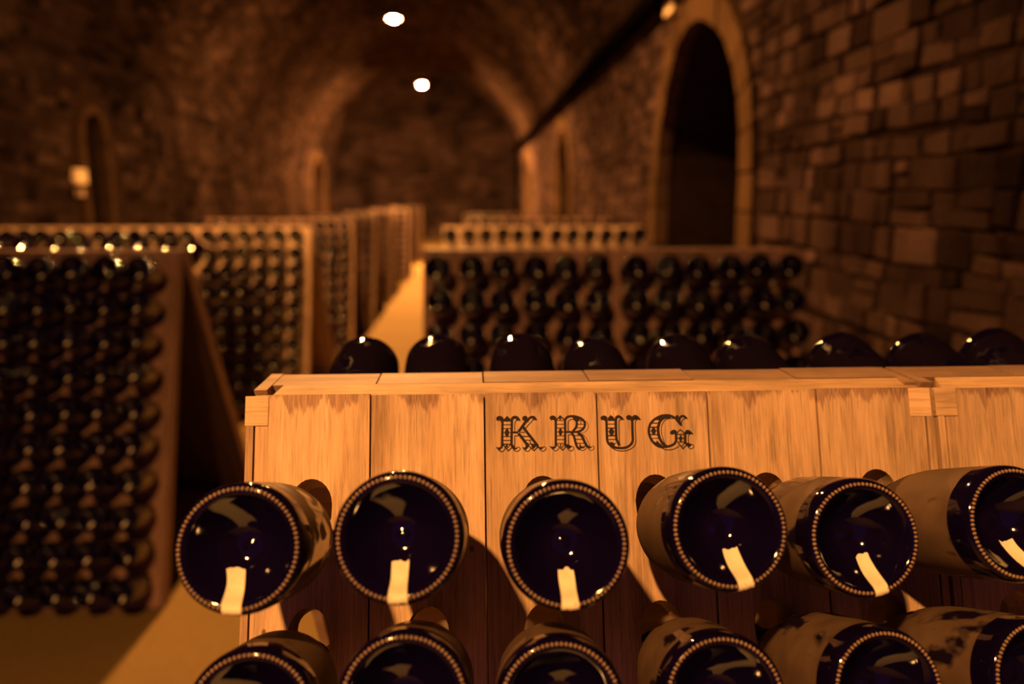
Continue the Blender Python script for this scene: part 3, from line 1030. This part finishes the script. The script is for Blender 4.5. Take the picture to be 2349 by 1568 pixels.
def bottle_pose(key, row, col, back=False, elev=14.5, yaw=0.0, out=OUT, base=None):
    r = RACKS[key][0]
    if base is not None:                  # neck through the lower part of its hole, base at a given point
        s = FIRST + ROWP*row + .0225
        H = Vector((r.location.x + BAT + (col + .5)*PW, r.location.y - s*math.sin(LEAN_F), HT - s*math.cos(LEAN_F)))
        B = Vector(base)
        return B, frame(B - H)
    x0, y0 = r.location.x, r.location.y
    s = FIRST + ROWP*row
    hx = x0 + BAT + (col + .5)*PW
    e, w = math.radians(elev), math.radians(yaw)
    if not back:
        H = Vector((hx, y0 - s*math.sin(LEAN_F), HT - s*math.cos(LEAN_F)))
        d = Vector((math.sin(w)*math.cos(e), -math.cos(w)*math.cos(e), math.sin(e)))
        nrm = Vector((0, -math.cos(LEAN_F), math.sin(LEAN_F)))
    else:
        H = Vector((hx, y0 + DTOP + s*math.sin(LEAN_B), HT - s*math.cos(LEAN_B)))
        d = Vector((math.sin(w)*math.cos(e), math.cos(w)*math.cos(e), math.sin(e)))
    H = H + Vector((0, 0, -.0015))
    return H + d*out, frame(d)

ORD = ['first', 'second', 'third', 'fourth', 'fifth', 'sixth', 'seventh', 'eighth', 'ninth', 'tenth']
NUM = ['one', 'two', 'three', 'four', 'five', 'six', 'seven', 'eight', 'nine', 'ten']

def place(name, me, key, row, col, label, group, back=False, **kw):
    p, M = bottle_pose(key, row, col, back, **kw)
    M = M @ Matrix.Rotation(random.uniform(-.45, .45), 3, 'Z')
    o = link(name, me)
    o.matrix_world = Matrix.Translation(p) @ M.to_4x4()
    tag(o, label, 'bottle', group)
    return o

def full_bottle(key, row, col, label, group, body, back=False, mark=None, **kw):
    p, M = bottle_pose(key, row, col, back, **kw)
    o = empty('champagne_bottle', (0, 0, 0))
    o.matrix_world = Matrix.Translation(p) @ M.to_4x4()
    tag(o, label, 'bottle', group)
    link('glass_body', body, o)
    tag(link('bead_ring', BEADS, o), kind='stuff')
    link('crown_cap', CAP, o)
    if mark is not None:
        m = link('chalk_mark', mark_mesh(*mark), o)
        m['label'] = 'strip of pale chalk paint'
    return o

# lettered rack: (base centre x, y, z), mark angle, mark lean, mark width, mark inner radius
FRONT0 = [((-.1578, .5109, 1.1386), 1.62, .75, .0128, .0150), ((-.0499, .5019, 1.1482), 1.56, .12, .0125, .0165), ((.0640, .5072, 1.1375), 1.54, -.05, .0118, .0180),
          ((.1831, .5256, 1.1388), 1.36, -.45, .0118, .0165), ((.2920, .5432, 1.1212), 1.34, -.55, .0112, .0165), ((.4147, .5500, 1.1272), 1.30, -.5, .0112, .0150)]
FRONT1 = [((-.1473, .4765, 1.0353), 1.6, .3, .012, .016), ((-.0458, .4686, 1.0496), 1.5, .1, .012, .017), ((.0575, .4744, 1.0381), 1.55, 0, .012, .017),
          ((.1735, .4891, 1.0293), 1.4, -.3, .012, .017), ((.2994, .5062, 1.0200), 1.4, -.4, .012, .017), ((.4217, .5148, 1.0188), 1.35, -.4, .012, .016)]
SPOT = ['under the end plank', 'left of letter K', 'under letters K and R', 'under letters U and G', 'second from far end', 'at the far end']
for row, spec in enumerate((FRONT0, FRONT1)):
    for c in range(6):
        bp, ma, ml, mw, mr = spec[c]
        full_bottle('r0a', row, c, 'dusty dark bottle, %s of the lettered rack, %s' % ('top row' if row == 0 else 'second row', SPOT[c]),
                    'bottles in the lettered rack', BODY_HI_DUSTY, mark=(ma, ml, mw, mr, 10*row + c), base=bp)

# top row of its far face: bases rise beyond the top edge
BK = [('r0a', c) for c in range(6)] + [('r0b', c) for c in range(4)]
BYAW = [4, -2, 1, -3, 2, -4, -1, 2, 0, 1]
BEL = [14.5, 15.2, 15.6, 13.4, 14.6, 14.0, 15.0, 14.4, 16.4, 14.6]
for i, (k, c) in enumerate(BK):
    full_bottle(k, 0, c, 'black bottle end rising behind the top rail, %s from the aisle end' % ORD[i],
                'bottles behind the top rail of the front racks', BODY_HI, back=True, elev=BEL[i], yaw=BYAW[i]*.6, out=.2)

jit = lambda a: random.uniform(-a, a)
def field(key, rows, cols, phrase, group, back=False, from_right=False, elev=17, je=1.3, jy=1.8, out=OUT):
    for r in rows:
        for c in cols:
            n = (NCOL - 1 - c) if from_right else c
            if back: lab = 'black bottle end over %s, %s from the aisle' % (phrase, ORD[n])
            elif len(rows) == 1: lab = 'dark bottle, top row of %s, %s from the aisle' % (phrase, ORD[n])
            else: lab = 'dark bottle in row %s, %s from the aisle, in %s' % (NUM[r], ORD[n], phrase)
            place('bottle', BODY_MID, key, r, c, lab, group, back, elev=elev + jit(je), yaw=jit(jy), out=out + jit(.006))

ALL = range(6)
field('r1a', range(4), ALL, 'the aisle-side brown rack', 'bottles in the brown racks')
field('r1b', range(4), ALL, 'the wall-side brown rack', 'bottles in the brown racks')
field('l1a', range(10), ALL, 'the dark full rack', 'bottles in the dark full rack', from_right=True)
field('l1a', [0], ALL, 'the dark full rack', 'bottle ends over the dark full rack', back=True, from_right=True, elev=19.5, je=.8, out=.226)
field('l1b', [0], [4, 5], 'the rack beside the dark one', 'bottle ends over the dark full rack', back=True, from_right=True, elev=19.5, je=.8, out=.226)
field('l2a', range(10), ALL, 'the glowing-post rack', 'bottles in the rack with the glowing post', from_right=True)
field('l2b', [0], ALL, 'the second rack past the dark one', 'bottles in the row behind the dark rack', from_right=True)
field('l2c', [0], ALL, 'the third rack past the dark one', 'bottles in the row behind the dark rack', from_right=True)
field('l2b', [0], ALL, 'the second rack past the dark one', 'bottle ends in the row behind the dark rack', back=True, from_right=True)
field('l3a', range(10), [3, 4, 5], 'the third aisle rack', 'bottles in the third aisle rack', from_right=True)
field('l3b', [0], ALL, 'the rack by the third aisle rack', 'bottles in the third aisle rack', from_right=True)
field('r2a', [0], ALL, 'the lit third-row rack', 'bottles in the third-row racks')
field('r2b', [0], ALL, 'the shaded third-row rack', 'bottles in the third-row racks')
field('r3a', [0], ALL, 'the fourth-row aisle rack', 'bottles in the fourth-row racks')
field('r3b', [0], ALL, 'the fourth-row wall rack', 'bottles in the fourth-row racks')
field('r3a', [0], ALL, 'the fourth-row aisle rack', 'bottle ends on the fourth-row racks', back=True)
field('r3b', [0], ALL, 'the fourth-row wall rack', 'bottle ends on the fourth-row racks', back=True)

# bottles of the farthest racks, beyond the three hundred largest
far = MB()
thin = [PROFILE[i] for i in (0, 5, 9, 11, 13, 15, 17, 21, 25, 32)]
def far_add(key, rows, cols, back=False):
    for r in rows:
        for c in cols:
            p, M = bottle_pose(key, r, c, back, elev=14.5 + jit(1.2), yaw=jit(1.5))
            far.lathe(thin, 12, Matrix.Translation(p) @ M.to_4x4())
for k in ('l4a', 'l5a', 'l6a', 'l7a'):
    far_add(k, range(1, 10), [4, 5])
    far_add(k, [0], ALL)
    far_add(k, [0], ALL, True)
far_add('l3a', [0], [0, 1, 2])
far_add('r4a', [0], ALL); far_add('r4a', [0], ALL, True)
fo = far.build('far_bottles', M_GLASS, None, True)
tag(fo, 'dark bottles massed in the farthest racks', 'bottles', None, 'stuff')

# ------------------------------------------------------------------ lamps
LAMP_LABEL = ['pendant lamp with dark shade hanging low over the front rack', 'pendant lamp hanging over the second row of racks',
              'brighter glowing pendant lamp under the vault crown', 'smaller glowing pendant lamp in front of the dark end arch']
for i, (x, y, z, r, st, rim, zs) in enumerate(LAMPS):
    t = empty('pendant_lamp', (x, y, z))
    tag(t, LAMP_LABEL[i], 'lamp', 'pendant lamps along the vault')
    m = MB().lathe([(0, -r), (r*.6, -r*.8), (r*.95, -r*.3), (r, .0), (r*.8, r*.6), (r*.5, r*.95), (r*.38, r*1.3), (0, r*1.3)], 20)
    m.build('bulb', emit_material(st), t, True)
    q = rim
    m = MB().lathe([(q, zs), (q*.92, zs+.040), (q*.70, zs+.095), (.045, zs+.130), (.028, zs+.135), (.028, zs+.180), (0, zs+.182)], 32)
    m.lathe([(.0, zs+.178), (.024, zs+.134), (.042, zs+.126), (q*.67, zs+.091), (q*.89, zs+.038), (q, zs)], 32)
    m.build('shade', M_SHADE, t, True)
    top = SPRING + math.sqrt(RAD**2 - (x - AXIS_X)**2) - z
    MB().tube((0, 0, zs+.17), (0, 0, top), .006, 8).build('cord', M_SHADE, t, True)
    MB().lathe([(.0, top - .03), (.03, top - .028), (.05, top - .006), (.05, top + .01)], 16).build('ceiling_rose', M_SHADE, t, True)

# ------------------------------------------------------------------ pipe on the alcove wall, small plates
pipe = empty('conduit_pipe', (1.25, Y0 + .2, 2.68))
tag(pipe, 'long dark pipe running along the stone wall above the alcoves', 'pipe')
PX, PZ = 1.25, 2.68
pm = MB().tube((0, 0, 0), (0, 26.0 - .2, 0), .072, 16)
pm.build('pipe_run', M_PIPE, pipe, True)
MB().tube((0, 25.75, 0), (0, 25.75, -2.62), .05, 14).build('down_pipe', M_PIPE, pipe, True)
sw = SPRING + RAD*math.asin((PZ - SPRING)/RAD)
wx = W3(sw, 0)[0]
for y in np.arange(1.6, 25.5, 2.4):
    MB().box(-.004, wx - PX + .02, y - .018, y + .018, .046, .056).box(-.056, .056, y - .02, y + .02, .044, .054).build('bracket', M_PIPE, pipe)

def wall_plate(name, s, y, w, h, th, mat, label, cat):
    """small flat box standing against the wall"""
    x, z, nx, nz = on_profile(s)
    o = empty(name, (x + nx*.03, y, z))
    tag(o, label, cat)
    sg = 1 if nx > 0 else -1
    MB().box(*(sorted((-.03*sg, th*sg))), -w/2, w/2, -h/2, h/2, .004).build('plate', mat, o)
    for a in (-1, 1):
        MB().tube((th*sg, a*w*.36, h*.36), ((th+.004)*sg, a*w*.36, h*.36), .006, 8).build('screw', M_PIPE, o)
    return o
wall_plate('wall_plate', 2.66, 5.36, .20, .24, .02, M_PLATE, 'small pale plate on the wall over the tall alcove', 'plate')
wall_plate('wall_sign', SMAX - 1.57, 7.72, .22, .135, .02, M_PLATE, 'small pale square sign on the dim wall above the dark racks', 'sign')
wall_plate('switch_box', SMAX - 1.42, 7.69, .09, .07, .03, M_GREYBOX, 'little brown box on the wall beneath the pale sign', 'box')
